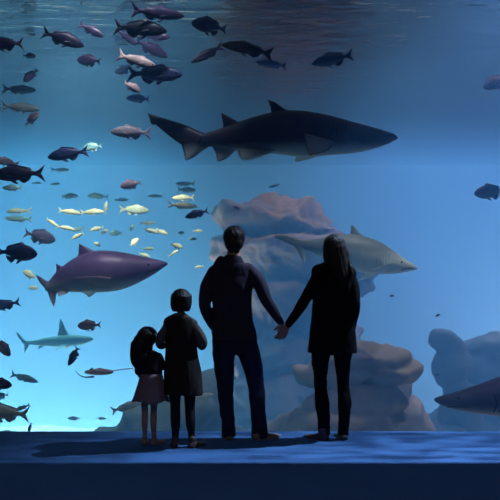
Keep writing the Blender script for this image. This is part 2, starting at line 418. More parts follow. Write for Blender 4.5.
# shark entering from the right edge
skD = hide_mat('shark_violet', (.10, .075, .14), (.50, .40, .36), -.19, -.06, .4, .3, 5, .5)
D = Beast('shark', 500, 398, 10.6, 'dark violet shark nosing in from the right edge, its tail out of view', 'shark', None, .05, 1)
D.body([(434.5,398.5,401),(439,396.5,404,1.3),(449,393.5,408,1.2),(464,389,411.5,1.1),(482,383,414,1),(500,376.5,416,.95),(525,370,418,.9),(560,368,417,.88),(595,374,413,.8),(625,381,409,.65),(648,388,404,.5),(665,391,401,.3)], skD, .46)
D.fin('dorsal_fin', [(520,374),(530,364),(540,356),(550,349)], [(550,372),(549,364),(549,356),(551,350)], skD, .03)
D.fin('dorsal_fin', [(610,380),(618,373),(624,369),(630,366)], [(628,383),(628,377),(629,371),(630.5,366.5)], skD, .02)
D.multi('tail_fin', [([(655,390),(672,376),(688,362),(704,346)],[(662,400),(678,388),(691,372),(704,348)]),
                     ([(655,402),(664,408),(671,416),(678,426)],[(672,392),(674,402),(676,413),(678.5,425)])], skD, .025)
D.fin('pectoral_fin', [(512,409,-.25),(524,418,-.42),(536,424,-.55),(548,430,-.65)], [(536,407,-.25),(540,415,-.42),(544,423,-.55),(548.5,429,-.65)], skD, .02)
D.fin('pectoral_fin', [(512,411,.25),(524,420,.42),(536,427,.55),(548,433,.65)], [(536,409,.25),(540,417,.42),(544,426,.55),(548.5,432,.65)], skD, .02)
D.eye(455,396,.16,.015)
D.line('mouth', [(446,405.5,-.09),(454,404,-.2),(462,403.5,-.25)], .008)
for k in range(5):
    D.line('gill_slit', [(487+k*5,390,-.315),(489+k*5,399,-.345),(487+k*5,407,-.30)], .007)

# faint cyan shark in the haze on the left
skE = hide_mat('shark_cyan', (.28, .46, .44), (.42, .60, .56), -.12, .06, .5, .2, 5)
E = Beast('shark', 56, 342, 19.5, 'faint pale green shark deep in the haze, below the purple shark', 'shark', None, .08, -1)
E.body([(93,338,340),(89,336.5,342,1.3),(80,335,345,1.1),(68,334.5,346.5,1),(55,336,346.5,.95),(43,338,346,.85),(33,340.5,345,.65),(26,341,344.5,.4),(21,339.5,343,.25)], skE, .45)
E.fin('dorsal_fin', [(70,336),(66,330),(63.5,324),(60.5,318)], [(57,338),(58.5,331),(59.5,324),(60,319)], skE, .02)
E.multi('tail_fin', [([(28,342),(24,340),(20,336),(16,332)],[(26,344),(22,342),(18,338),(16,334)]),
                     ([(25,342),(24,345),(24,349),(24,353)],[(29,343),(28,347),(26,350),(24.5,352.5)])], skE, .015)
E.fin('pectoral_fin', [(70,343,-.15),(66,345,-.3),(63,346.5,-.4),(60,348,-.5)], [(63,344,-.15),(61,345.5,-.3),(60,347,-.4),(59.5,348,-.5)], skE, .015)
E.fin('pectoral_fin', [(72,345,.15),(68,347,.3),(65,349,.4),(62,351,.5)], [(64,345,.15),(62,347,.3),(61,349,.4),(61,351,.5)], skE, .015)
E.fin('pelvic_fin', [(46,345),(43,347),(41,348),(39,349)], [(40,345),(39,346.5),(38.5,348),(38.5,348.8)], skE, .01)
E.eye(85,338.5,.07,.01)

# stingray seen edge-on with its whip tail
ray_top = hide_mat('ray_skin', (.34, .17, .19), (.7, .62, .6), -.05, 0, .5, .3, 12)
Rr = Beast('stingray', 99, 372, 11, 'small reddish stingray seen edge-on with a long whip tail left of the toddler', 'stingray')
bm = bmesh.new(); n = 28; rings = []
for i in range(n+1):
    v = i/n*2-1
    w = (1-abs(v)**1.4); xo = .06*abs(v)
    row = []
    for j in range(24):
        a = 2*math.pi*j/24
        row.append(bm.verts.new((math.cos(a)*.17*w+.0-xo*.4, v*.24, math.sin(a)*(.033*w**1.6+.004)+.05*abs(v)**2*(1 if v < 0 else .4))))
    rings.append(row)
for a, b in zip(rings, rings[1:]):
    for j in range(24): bm.faces.new((a[j], a[(j+1) % 24], b[(j+1) % 24], b[j]))
bm.faces.new(rings[0]); bm.faces.new(rings[-1])
link('disc', mesh_of(bm, 'disc', ray_top), Rr.root)
Rr.line('whip_tail', [(111,371),(118,370),(126,369),(133,368.6)], .006, ray_top)
Rr.fin('wing_tip', [(95,374.5,-.1),(88,374.8,-.16),(83,372.5,-.2),(79,368,-.22)], [(96,376.5,-.1),(88,376,-.16),(83,373.6,-.2),(79,368.8,-.22)], eye_m, .008)
for sg in (-1, 1):
    bm = bmesh.new(); ball(bm, Vector((-.09, sg*.04, .034)), (.014, .01, .012), 10); link('eye', mesh_of(bm, 'eye', eye_m), Rr.root)


# ------------------------------------------------------------------ fish
FC = {
 'dark': ((.04, .03, .075), (.08, .065, .13)), 'navy': ((.04, .07, .20), (.12, .16, .32)), 'black': ((.015, .014, .028), (.03, .03, .05)),
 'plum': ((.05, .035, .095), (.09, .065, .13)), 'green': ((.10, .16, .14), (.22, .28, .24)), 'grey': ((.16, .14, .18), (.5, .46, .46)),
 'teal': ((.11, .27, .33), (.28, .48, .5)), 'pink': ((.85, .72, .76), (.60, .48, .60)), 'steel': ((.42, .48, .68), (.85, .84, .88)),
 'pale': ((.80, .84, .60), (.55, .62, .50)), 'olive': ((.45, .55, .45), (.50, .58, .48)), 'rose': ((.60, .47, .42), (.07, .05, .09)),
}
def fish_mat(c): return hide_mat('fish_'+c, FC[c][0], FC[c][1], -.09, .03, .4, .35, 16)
SHP = {
 'bream': (.205, .42, [(0,.03),(.03,.30),(.09,.58),(.18,.84),(.30,1),(.42,.98),(.55,.80),(.66,.52),(.75,.29),(.82,.23)]),
 'bass': (.15, .50, [(0,.04),(.03,.28),(.09,.54),(.18,.80),(.30,.98),(.42,1),(.55,.84),(.66,.58),(.76,.34),(.83,.26)]),
 'slim': (.115, .55, [(0,.05),(.03,.30),(.09,.58),(.18,.82),(.30,.98),(.45,1),(.58,.86),(.70,.58),(.79,.34),(.85,.26)]),
}
CACHE = {}
def fish_parts(kind, colour, bend, detail):
    key = (kind, colour, bend, detail)
    if key in CACHE: return CACHE[key]
    h, wf, prof = SHP[kind]; mat = fish_mat(colour)
    by = lambda x: bend*(max(0, .35-x))**2
    bb = lambda p: (p[0], p[1]+by(p[0]), p[2])
    bm = bmesh.new(); n = 18; rings = []
    for u, v in catmull(prof, 4):
        x = .5-u; hh = max(.004, v*h); up = .015*math.sin(math.pi*u)
        rings.append([bm.verts.new((x, by(x)+hh*wf*math.cos(2*math.pi*j/n), up*.6+hh*math.sin(2*math.pi*j/n)*(1.0 if math.sin(2*math.pi*j/n) > 0 else .92))) for j in range(n)])
    for a, b in zip(rings, rings[1:]):
        for j in range(n): bm.faces.new((a[j], a[(j+1) % n], b[(j+1) % n], b[j]))
    bm.faces.new(rings[0]); bm.faces.new(rings[-1])
    def addfin(bm, L, T, th): fin(bm, [bb(p) for p in L], [bb(p) for p in T], th, n=6, m=4)
    def tail(bm):
        for s in (1, -1):
            addfin(bm, [(-.29,0,.035*s),(-.36,0,.06*s),(-.43,0,.115*s),(-.50,0,.15*s*(1+h))], [(-.29,0,-.02*s),(-.37,0,-.005*s),(-.425,0,.01*s),(-.485,0,.13*s*(1+h))], .012)
    def dors(bm):
        addfin(bm, [(.20,0,h*.80),(.18,0,h*1.05),(.15,0,h*1.22),(.10,0,h*1.32)], [(-.25,0,h*.32),(-.25,0,h*.5),(-.24,0,h*.65),(-.22,0,h*.78)], .012)
    def anal(bm):
        addfin(bm, [(-.02,0,-h*.72),(-.05,0,-h*.95),(-.08,0,-h*1.08),(-.12,0,-h*1.18)], [(-.25,0,-h*.30),(-.24,0,-h*.5),(-.22,0,-h*.7),(-.20,0,-h*.85)], .01)
    def pelv(bm):
        for s in (1, -1): addfin(bm, [(.14,s*.02,-h*.78),(.10,s*.03,-h*1.0),(.06,s*.035,-h*1.15),(.02,s*.04,-h*1.25)], [(.05,s*.02,-h*.82),(.03,s*.03,-h*.98),(.02,s*.035,-h*1.1),(.01,s*.04,-h*1.2)], .008)
    out = []
    if detail:
        out.append(('body', mesh_of(bm, 'body', mat)))
        for nm, f in (('tail_fin', tail), ('dorsal_fin', dors), ('anal_fin', anal), ('pelvic_fins', pelv)):
            b2 = bmesh.new(); f(b2); out.append((nm, mesh_of(b2, nm, mat)))
        for s in (1, -1):
            y = h*wf*.93*s
            b2 = bmesh.new(); fin(b2, [(.18,y,.0),(.13,y*1.25,-.02),(.08,y*1.4,-.04),(.03,y*1.5,-.055)], [(.17,y,-.05),(.12,y*1.25,-.065),(.08,y*1.4,-.07),(.03,y*1.5,-.06)], .006, n=6, m=4)
            out.append(('pectoral_fin', mesh_of(b2, 'pectoral_fin', mat)))
            b2 = bmesh.new(); ball(b2, Vector((.39, h*wf*.58*s, h*.22)), (.017, .010, .017), 10)
            out.append(('eye', mesh_of(b2, 'eye', eye_m)))
    else:
        tail(bm); dors(bm); anal(bm); pelv(bm)
        out.append(('fish', mesh_of(bm, 'fish', mat)))
    CACHE[key] = out
    return out
def place_fish(cx, cy, ln, ang, dr, kind, colour, d, label, yaw=0, bend=0, detail=None, hs=1.0):
    if detail is None: detail = ln >= 15
    d = min(d, (SURF-CAMZ-.12)*F/max(1, 250-cy+ln*.28))
    sg = 1 if dr == 'R' else -1
    L = ln*d/F/max(.35, math.cos(math.radians(yaw)))
    R = Matrix.Rotation(math.radians(-ang), 3, 'Y') @ Matrix.Rotation(math.radians((0 if sg > 0 else 180)+yaw), 3, 'Z')
    parts = fish_parts(kind, colour, bend, detail)
    if detail: r = empty('fish', at(cx, cy, d))
    else: r = link('fish', parts[0][1]); r.location = at(cx, cy, d)
    r.rotation_euler = R.to_euler(); r.scale = (L, L, L*hs)
    tag(r, label, 'fish', GRP)
    if detail:
        for nm, me in parts: link(nm, me, r)
    return r
GRP = 'dark fish in the upper left of the tank'
for a in [
 (5,44.5,40,1,'L','bass','dark',10.4,'dark fish cut by the left edge, level with the topmost fish there'),
 (63,39,43,-17,'R','bass','dark',10.0,'dark purple fish diving right, near the top left corner'),
 (92,31,28,-28,'R','bass','plum',11.5,'dim plum fish just right of the dark diving fish at top left'),
 (90,61,27,-8,'L','bream','dark',11.0,'deep-bodied dark fish facing left below the dim plum fish'),
 (29,56,13,0,'R','bream','plum',13.5,'tiny dim plum fish reflection left of the diving fish at top left'),  # blurred surface reflection, built as a small fish
 (31,75,20,48,'L','bream','dark',11.8,'small dark fish heading down to the left near the left edge'),
 (20,90,34,-3,'R','slim','green',12.6,'slender grey-green fish facing right, upper of two near the left edge'),
 (21,108,38,-5,'R','slim','green',11.6,'slender grey-green fish facing right, lower of two near the left edge'),
 (32,119,19,40,'R','bream','grey',11.0,'small grey fish with a light head tilted up to the right at left'),
 (67,154,41,9,'L','bass','navy',10.2,'navy fish facing left, alone in the middle of the left side'),
 (93,147,20,5,'L','bream','teal',14.0,'hazy blue fish right behind the tail of the navy fish'),
 (6,162,26,-10,'L','bass','grey',11.0,'grey fish with a light belly at the left edge above a bigger one'),
 (17,174,52,2,'L','bass','dark',9.8,'big dark fish facing left at the left edge, halfway up'),
 (13,188,20,0,'L','bass','teal',14.2,'dim greenish fish just below the big dark fish at the left edge'),
 (139,99,26,-6,'L','bass','navy',12.6,'blue-grey fish above the pinkish fish left of the big shark'),
 (132,87,19,-30,'R','bream','rose',10.9,'small fish with a pink back heading down to the right, tail dark'),
 (137,61,44,-20,'R','slim','rose',10.2,'slender fish with a pale pink back diving right in the top left shoal'),
 (156,75,54,-2,'R','bass','navy',9.9,'large blue-black fish facing right under the pink-backed slender fish'),
 (124,70,20,10,'L','bream','navy',13.0,'dim round fish behind the tail of the large blue-black fish'),
 (140,29,54,-5,'R','bass','black',9.7,'black fish facing right, largest of the shoal at the top'),
 (157,14,54,-2,'R','slim','plum',11.6,'slim dim fish facing right at the very top of the shoal'),
 (151,49,36,-24,'R','bass','plum',11.3,'plum fish diving right beneath the black fish'),
 (126,37,26,-38,'R','slim','plum',13.2,'faint plum fish diving steeply beneath the tail of the black fish'),
 (158,37,26,-4,'R','bass','plum',13.4,'faint plum fish half hidden beneath the head of the black fish'),
 (210,26,37,-6,'L','bream','plum',11.8,'deep-bodied plum fish facing left, top centre-left'),
 (207,55,36,28,'L','slim','plum',10.8,'plum fish heading down-left above the tail of the big shark'),
 (248,49,53,-9,'L','slim','black',9.6,'black fish facing left in front of the brown surface reflection'),
 (272,64,34,-3,'L','slim','navy',11.5,'dim blue fish just below the tail of the black left-facing fish'),
 (333,60,43,9,'L','bass','navy',10.8,'blue-grey fish facing left above the head of the big shark'),
]: place_fish(*a[:9], bend=random.choice((-.25, 0, .25)), yaw=random.choice((-12, 0, 12)))
GRP = 'fish in the middle and lower left of the tank'
for a in [
 (131,132.5,41,-2,'L','bass','pink',9.9,'pinkish-white fish facing left beside the tail of the big shark',0,0),
 (131,184.5,21,14,'L','bream','pink',10.4,'small round pinkish-white fish facing left above the purple shark',20,0),
 (39.5,236.5,33,-14,'R','bream','steel',10.4,'silvery blue fish facing right above the purple shark',0,0),
 (16.5,253,42,-4,'R','bream','navy',9.8,'deep blue bream facing right left of the purple shark',0,0),
 (197,214,25,17,'L','bass','navy',10.5,'deep blue fish facing left beside the man\'s head',0,0),
 (236,208,9,-20,'R','bream','navy',15.0,'tiny blue fish in front of the top of the big rock',0,0),
 (89.5,325.5,24,3,'L','bream','grey',10.5,'grey-brown fish facing left below the nose of the purple shark',0,0),
 (75,355,25,58,'L','bass','navy',10.8,'curved dark blue fish heading steeply down above the stingray',0,1.2),
 (5,305,32,12,'L','bass','navy',11.0,'dark blue fish leaving at the left edge below the purple shark\'s tail',0,0),
 (2,347,24,-48,'R','bream','grey',10.6,'grey fish cut by the left edge, heading down',0,.4),
 (24,378,29,-17,'R','slim','teal',14.5,'hazy turquoise fish facing down to the right near the left edge',0,0),
 (-1,384,26,-6,'R','bream','plum',10.2,'plum fish poking in from the left edge above the pale tail',0,0),
 (4,413,52,-4,'L','bass','olive',10.4,'large pale olive fish leaving at the lower left edge',0,0),
 (22,408,18,22,'L','slim','teal',12.6,'turquoise fish behind the tail of the large pale olive fish',0,0),
 (30,427.5,11,74,'L','bass','dark',10.6,'tiny dark upright fish just above the floor edge at left',0,0),
 (1,396,16,10,'L','bream','teal',14.0,'faint turquoise fish at the left edge above the pale olive fish',0,0),
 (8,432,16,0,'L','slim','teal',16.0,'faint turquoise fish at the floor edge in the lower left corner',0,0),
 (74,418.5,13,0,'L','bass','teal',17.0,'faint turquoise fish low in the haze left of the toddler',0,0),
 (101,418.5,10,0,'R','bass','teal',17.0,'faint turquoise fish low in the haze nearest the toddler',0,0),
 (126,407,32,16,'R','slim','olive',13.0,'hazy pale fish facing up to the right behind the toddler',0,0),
 (204,396,20,12,'R','slim','pale',13.5,'pale fish facing right between the older girl and the man',0,0),
 (30,275,17,-30,'L','bream','olive',15.5,'pale round fish left of the purple shark\'s tail',0,0),
 (34,288,11,0,'L','bream','olive',16.5,'small pale round fish just under the purple shark\'s tail',0,0),
]: place_fish(*a[:9], yaw=a[9], bend=a[10])
GRP = 'small pale fish built for rippled reflections above the purple shark'
PALE = 'small pale yellowish fish '  # rippled surface reflections of fish, built as solid meshes
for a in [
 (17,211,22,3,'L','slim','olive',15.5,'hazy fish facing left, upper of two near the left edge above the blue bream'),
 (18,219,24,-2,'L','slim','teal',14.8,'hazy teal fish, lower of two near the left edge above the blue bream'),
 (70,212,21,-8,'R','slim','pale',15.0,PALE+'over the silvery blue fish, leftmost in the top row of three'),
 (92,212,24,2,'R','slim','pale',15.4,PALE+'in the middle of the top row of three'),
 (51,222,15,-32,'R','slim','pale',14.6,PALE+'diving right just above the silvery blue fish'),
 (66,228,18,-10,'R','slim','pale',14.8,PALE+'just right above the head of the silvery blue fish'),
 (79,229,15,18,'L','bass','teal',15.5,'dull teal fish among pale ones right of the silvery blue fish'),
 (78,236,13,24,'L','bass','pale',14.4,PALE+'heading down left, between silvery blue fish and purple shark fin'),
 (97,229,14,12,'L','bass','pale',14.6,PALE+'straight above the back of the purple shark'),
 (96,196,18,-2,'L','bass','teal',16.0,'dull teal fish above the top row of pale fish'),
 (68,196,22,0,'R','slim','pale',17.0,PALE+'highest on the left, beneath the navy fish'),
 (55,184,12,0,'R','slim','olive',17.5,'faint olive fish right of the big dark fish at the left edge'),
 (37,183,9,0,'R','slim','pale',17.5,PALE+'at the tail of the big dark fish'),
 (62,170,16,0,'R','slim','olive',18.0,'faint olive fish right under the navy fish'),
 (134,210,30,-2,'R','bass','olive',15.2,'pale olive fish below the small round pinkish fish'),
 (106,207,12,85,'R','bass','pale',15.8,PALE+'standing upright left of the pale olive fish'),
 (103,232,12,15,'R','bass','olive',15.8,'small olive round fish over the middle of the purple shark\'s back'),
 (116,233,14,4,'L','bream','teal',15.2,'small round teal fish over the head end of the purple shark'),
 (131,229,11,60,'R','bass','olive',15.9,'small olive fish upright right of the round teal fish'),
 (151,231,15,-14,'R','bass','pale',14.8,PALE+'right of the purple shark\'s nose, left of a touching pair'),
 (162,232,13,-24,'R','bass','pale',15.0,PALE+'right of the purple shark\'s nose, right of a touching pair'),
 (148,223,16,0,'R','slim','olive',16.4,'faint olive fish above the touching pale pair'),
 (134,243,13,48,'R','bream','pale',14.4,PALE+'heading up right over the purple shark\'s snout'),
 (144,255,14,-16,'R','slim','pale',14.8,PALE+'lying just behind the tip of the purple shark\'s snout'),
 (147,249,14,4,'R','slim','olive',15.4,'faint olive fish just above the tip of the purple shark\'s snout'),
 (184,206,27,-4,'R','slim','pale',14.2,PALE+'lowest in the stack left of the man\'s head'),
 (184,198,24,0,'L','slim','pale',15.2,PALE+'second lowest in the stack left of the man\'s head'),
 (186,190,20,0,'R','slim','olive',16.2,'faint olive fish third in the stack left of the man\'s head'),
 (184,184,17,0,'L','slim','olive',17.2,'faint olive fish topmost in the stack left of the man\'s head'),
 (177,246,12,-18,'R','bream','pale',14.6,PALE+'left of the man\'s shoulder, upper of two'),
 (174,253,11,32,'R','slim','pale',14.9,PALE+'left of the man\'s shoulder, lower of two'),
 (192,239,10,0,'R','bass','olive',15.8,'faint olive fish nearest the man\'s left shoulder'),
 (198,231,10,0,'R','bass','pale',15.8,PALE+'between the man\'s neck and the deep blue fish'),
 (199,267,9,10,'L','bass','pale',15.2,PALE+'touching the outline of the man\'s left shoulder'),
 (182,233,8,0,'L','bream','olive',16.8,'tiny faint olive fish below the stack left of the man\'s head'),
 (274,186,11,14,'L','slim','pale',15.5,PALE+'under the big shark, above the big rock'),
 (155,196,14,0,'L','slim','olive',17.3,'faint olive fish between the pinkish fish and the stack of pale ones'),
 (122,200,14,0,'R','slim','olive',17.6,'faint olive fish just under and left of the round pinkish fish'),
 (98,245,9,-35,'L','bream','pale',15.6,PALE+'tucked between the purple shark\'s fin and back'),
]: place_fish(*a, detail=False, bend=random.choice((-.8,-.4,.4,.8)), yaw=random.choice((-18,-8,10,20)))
GRP = None
place_fish(497,82,30,24,'L','bream','pink',9.9,'pale grey reflection built as a fish, cut by the right edge near the top', bend=.3)  # pale reflection on the water surface, modelled as a fish
place_fish(491,192,34,6,'L','bream','navy',13.5,'blurry dark fish reflection at the right edge, halfway up')  # blurred fish reflection given a solid fish mesh
GRP = 'specks of tiny fish in the open water on the right'
place_fish(437.5,315.5,6,25,'R','bream','navy',14,'tiny dark fish above the faint rock pillar on the right', detail=False)
place_fish(437,375,5,20,'R','bream','navy',14,'tiny dark fish above the nose of the right-hand shark', detail=False)
place_fish(391.5,296,6,0,'R','bream','navy',15,'tiny dark fish under the nose of the pale grey shark', detail=False)


# ------------------------------------------------------------------ people
skin = pbr('skin', (.50, .30, .23), .55, 20, .08, .1)
hair_black = pbr('hair_black', (.02, .015, .014), .5, 30, .4, .6, .35, stretch=(1,1,.12), bump_scale=60)
hair_brown = pbr('hair_brown', (.035, .022, .018), .5, 30, .4, .6, .35, stretch=(1,1,.12), bump_scale=60)
class Fig:
    def __init__(s, cx, d, label, y0=None):
        s.d = d; s.s = F/d; s.cx = cx; s.fy = 250+CAMZ*s.s
        s.root = empty('person', (((cx-250)/s.s), CAMY+d, 0), label, 'person')
    def v(s, px, py, y=0): return Vector(((px-s.cx)/s.s, y, (s.fy-py)/s.s))
    def r(s, px, py, y, a, b=None):
        """a tube row: pixel position, depth in metres, half width and half depth in pixels"""
        p = s.v(px, py, y); b = a if b is None else b
        return (p.x, p.y, p.z, a/s.s, b/s.s)
    def tube(s, bm, rows, **k): tube(bm, [s.r(*q) for q in rows], **k)
    def ball(s, bm, px, py, y, rx, rz, ry=None, rot=None): ball(bm, s.v(px, py, y), (rx/s.s, (ry or rx)/s.s, rz/s.s), 20, rot)
    def put(s, name, bm, mat, voxel, smooth=3, disp=None, label=None):
        o = fused(name, bm, mat, s.root, voxel, smooth, disp)
        if label: o['label'] = label
        return o
def head(f, bm, px, py, rx, rz, y=0, turn=0):
    """skull, face, ears; the face looks to +y (into the tank), turned by an angle"""
    R = Matrix.Rotation(turn, 4, 'Z'); c = f.v(px, py, y)
    k = rz/f.s
    def b(x, yy, z, a, bb, cc): ball(bm, c+(R @ Vector((x*k, yy*k, z*k))), (a*k, bb*k, cc*k), 16, R)
    b(0, -.05, .18, .74, .88, .80); b(0, .12, -.15, .66, .72, .70); b(0, .30, -.55, .46, .48, .42)
    b(0, .52, -.80, .22, .20, .16)                      # chin
    b(0, .86, -.16, .10, .16, .13); b(0, .80, .0, .07, .12, .2)   # nose
    b(0, .76, -.44, .22, .10, .05); b(0, .75, -.53, .19, .10, .05)  # lips
    b(-.3, .66, .16, .22, .12, .06); b(.3, .66, .16, .22, .12, .06)  # brow
    b(-.30, .70, .02, .12, .10, .08); b(.30, .70, .02, .12, .10, .08)
    for s in (-1, 1): b(s*.74, -.02, -.08, .09, .17, .25)      # ears
def face_eyes(f, px, py, rz, y=0, turn=0):
    R = Matrix.Rotation(turn, 4, 'Z'); c = f.v(px, py, y); k = rz/f.s
    for s in (-1, 1):
        bm = bmesh.new(); ball(bm, c+(R @ Vector((s*.30*k, .78*k, .02*k))), (.07*k, .03*k, .045*k), 10, R)
        link('eye', mesh_of(bm, 'eye', eye_m), f.root)
def hand(bm, w, d, nrm, side, L=.18, curl=.5, spread=.12, tcurl=.4):
    """w wrist, d pointing to the fingertips, nrm out of the back of the hand, side towards the thumb"""
    d = d.normalized(); nrm = (nrm-d*nrm.dot(d)).normalized(); s = (side-d*side.dot(d)-nrm*side.dot(nrm)).normalized()
    U = L/.18
    rows = []
    for t, a, b in ((-.012,.022,.019),(.02,.027,.016),(.05,.036,.014),(.08,.039,.013),(.095,.036,.011)):
        p = w+d*t*U; rows.append((p.x, p.y, p.z, a*U, b*U))
    tube(bm, rows, ref=tuple(s), k=3, n=14)
    for i, (off, ln, r) in enumerate(((.029,.072,.0088),(.0095,.082,.0092),(-.0105,.076,.0088),(-.029,.058,.0078))):
        base = w+d*(.085 if i != 3 else .078)*U+s*off*U; dirn = (d+s*spread*(off/.03)).normalized(); p = base; pts = [p-d*.02*U, p]
        for j, q in enumerate((.45, .32, .23)):
            a = curl*(j+.6)
            dd = (dirn*math.cos(a)-nrm*math.sin(a)).normalized(); p = p+dd*ln*q*U; pts.append(p)
        tube(bm, [(q.x, q.y, q.z, r*U*(1-.07*k), r*U*(1-.07*k)) for k, q in enumerate(pts)], ref=tuple(s), k=3, n=10)
    p = w+d*.022*U+s*.02*U; pts = [p]; a0 = .75
    for q, aa in ((.034,.80),(.030,.55),(.024,.30)):
        dd = (d*math.cos(aa)+s*math.sin(aa)-nrm*tcurl).normalized(); p = p+dd*q*U; pts.append(p)
    tube(bm, [(q.x, q.y, q.z, r*U, r*U) for q, r in zip(pts, (.013,.012,.0105,.0088))], ref=tuple(nrm), k=3, n=10)
def shoe(f, name, heel, dirn, L, W, H, mat, label=None, sole=None):
    """heel: ground point under the back of the heel"""
    d = Vector((dirn[0], dirn[1], 0)).normalized(); q = Vector((-d.y, d.x, 0)); bm = bmesh.new()
    R = Matrix(((d.x, q.x, 0, 0), (d.y, q.y, 0, 0), (0, 0, 1, 0), (0, 0, 0, 1)))
    rows = []
    for t, w, h in ((.02,.30,.34),(.12,.36,.50),(.30,.36,.46),(.5,.42,.34),(.72,.50,.25),(.9,.42,.19),(.985,.25,.12)):
        p = heel+d*L*t; rows.append((p.x, p.y, max(.004, h*H*.62), w*W, h*H*.62))
    tube(bm, rows, ref=tuple(q), k=4, n=18, power=2.5)
    p = heel+d*L*.17; tube(bm, [(p.x, p.y, H*.25, W*.36, W*.36), (p.x, p.y, H*.8, W*.37, W*.37)], ref=(1,0,0), k=1, n=14)
    for v in bm.verts: v.co.z = max(v.co.z, .0)
    o = f.put(name, bm, mat, .006, 2, label=label)
    bm = bmesh.new(); rr = []
    for t, w in ((-.01,.22),(.06,.36),(.3,.37),(.5,.42),(.72,.52),(.9,.44),(1.0,.2)):
        p = heel+d*L*t; rr.append((p+q*w*W, p-q*w*W))
    ring = [a for a, b in rr]+[b for a, b in rr[::-1]]
    lo = [bm.verts.new((p.x, p.y, .002)) for p in ring]; hi = [bm.verts.new((p.x, p.y, .02)) for p in ring]
    n = len(ring)
    for i in range(n): bm.faces.new((lo[i], lo[(i+1) % n], hi[(i+1) % n], hi[i]))
    bm.faces.new(lo); bm.faces.new(hi)
    link('sole', mesh_of(bm, 'sole', sole or mat, False), o)
    return o
def wrinkle(amp, sc_, seed, zs=1.0):
    S = Vector((seed, seed*2, seed*3))
    def g(co, n):
        k = noise.fractal(Vector((co.x*sc_, co.y*sc_, co.z*sc_*zs))+S, 1, 2, 3)
        return co+n*k*amp
    return g

# ---- the man
knit = pbr('sweater_navy', (.040, .034, .055), .9, 12, .3, .3, .2, bump_scale=200)
denim = pbr('jeans_blue', (.018, .025, .055), .85, 14, .4, .3, .2, bump_scale=250)
belt_m = pbr('belt_leather', (.03, .02, .015), .5, 9, .2)
tan = pbr('shoe_tan', (.24, .17, .135), .6, 9, .25, .2)
grey_sole = pbr('sole_grey', (.30, .30, .32), .8, 9, .1)
M = Fig(234, 8.0, 'man in a dark long-sleeved sweater and jeans seen from behind, holding the woman\'s hand')
v = M.v
sh = [(241,249,-.02)]
HAND_M = (v(280.5,319,.0), v(282.5,333,.015))
bm = bmesh.new()
head(M, bm, 234.5, 239.5, 9.8, 12.6, .03, -.12)
M.tube(bm, [(234,246,.01,6.2,6.5),(233.5,254,-.005,6.6,7),(233,260,-.015,8,8),(233,268,-.02,11,7)], k=3)
M.tube(bm, [(232.5,262,-.02,12,6),(232,270,-.02,20,9),(232,285,-.02,19.5,11),(232,305,0,18,11),(233,322,.0,18.5,11),(234,336,0,19,11.5),(234.5,342,0,17,10)], k=4, n=24)
M.tube(bm, [(216,276,-.02,5,5.5),(207.5,289,-.02,6,6.4),(204.5,303,-.05,5,5.3),(207,315,.02,4.6,4.8),(212,328,.11,3.4,3.6)], k=4)
M.tube(bm, [(248,274,-.02,4.5,5.5),(261.3,290,-.03,5,5.4),(266,300,-.03,5,5.2),(273,310,-.01,4.5,4.6),(280.5,320,0,3,3.2)], k=4)
hand(bm, v(212.5,328,.115), Vector((.35,.15,-.9)), Vector((-.2,1,.1)), Vector((1,.2,0)), .185, .35)
hand(bm, v(280.5,320,.0), Vector((.10,.03,-.97)), Vector((.95,-.3,.1)), Vector((.2,1,.2)), .215, .72, .04, .6)
M.tube(bm, [(224,345,0,10,10.5),(224.5,365,.01,8.5,9),(225.5,385,.02,6.5,7),(227,405,.0,6,6.5),(229,425,-.02,4.2,4.5),(229.5,434,0,4,4.6)], k=4)
M.tube(bm, [(246,345,0,10,10.5),(252,365,.01,8.5,9),(256,385,.02,6.5,7),(257.5,405,.0,6,6.5),(259,425,-.02,4.2,4.5),(259.5,434,0,4,4.6)], k=4)
M.put('body', bm, skin, .006, 2)
face_eyes(M, 234.5, 239.5, 12.6, .03, -.12)
bm = bmesh.new()
M.ball(bm, 234.2, 237.3, .0, 11.4, 11.8, 12.2); M.ball(bm, 234, 243, -.035, 9.6, 9.5, 8.5); M.ball(bm, 235.5, 230.5, .03, 7, 4.6, 8)
M.tube(bm, [(234,246,-.045,7.6,3.5),(234,251.5,-.045,5.6,2.6)], k=3)
M.put('hair', bm, hair_brown, .006, 2, wrinkle(.004, 30, 3, .3))
bm = bmesh.new()
M.tube(bm, [(233.5,256,-.01,7.4,7.6),(233,260,-.015,11.5,8.3),(232,263,-.018,17,8.6),(232,268,-.02,22.5,9.6),(231.8,275,-.02,23.4,10.8),(231.8,288,-.02,20.8,12.5),(232,305,-.005,19.6,12.6),(233,320,.0,20,12.8),(234.3,332,0,21.8,13.6),(234.6,340,0,22.3,14)], k=5, n=30, cap=False, power=2.3)
M.tube(bm, [(215,272.5,-.02,7.4,7.6),(209,283,-.02,7.6,8),(206,292,-.03,7,7.2),(205.2,305,-.05,6,6.3),(207.6,316,.02,5.4,5.6),(212,326.5,.10,4.4,4.5)], k=4)
M.tube(bm, [(248,269,-.02,6.5,7.2),(256,278,-.03,7,7.6),(262,289,-.03,6.8,7),(267,301,-.03,5.8,6),(273.5,311,-.01,5.1,5.2),(280.4,322,0,3.9,4)], k=4)
M.put('sweater', bm, knit, .007, 3, wrinkle(.005, 9, 5, .7))
bm = bmesh.new()
M.tube(bm, [(234.5,330,0,20.6,12.6),(234.8,338,0,22.2,13.4),(235,347,0,22.8,13.6),(235,354,0,21,12.5)], k=4, n=28, cap=False)
M.tube(bm, [(224.2,346,0,12,12),(223.8,358,.01,11.2,11.2),(224.5,372,.015,9.6,10),(225.3,388,.02,8.2,9),(226.3,404,.0,7.4,8.2),(228,420,-.015,7.0,7.8),(228.8,430,-.015,7,7.8),(229,436,-.015,6.9,8)], k=4, n=20, cap=False)
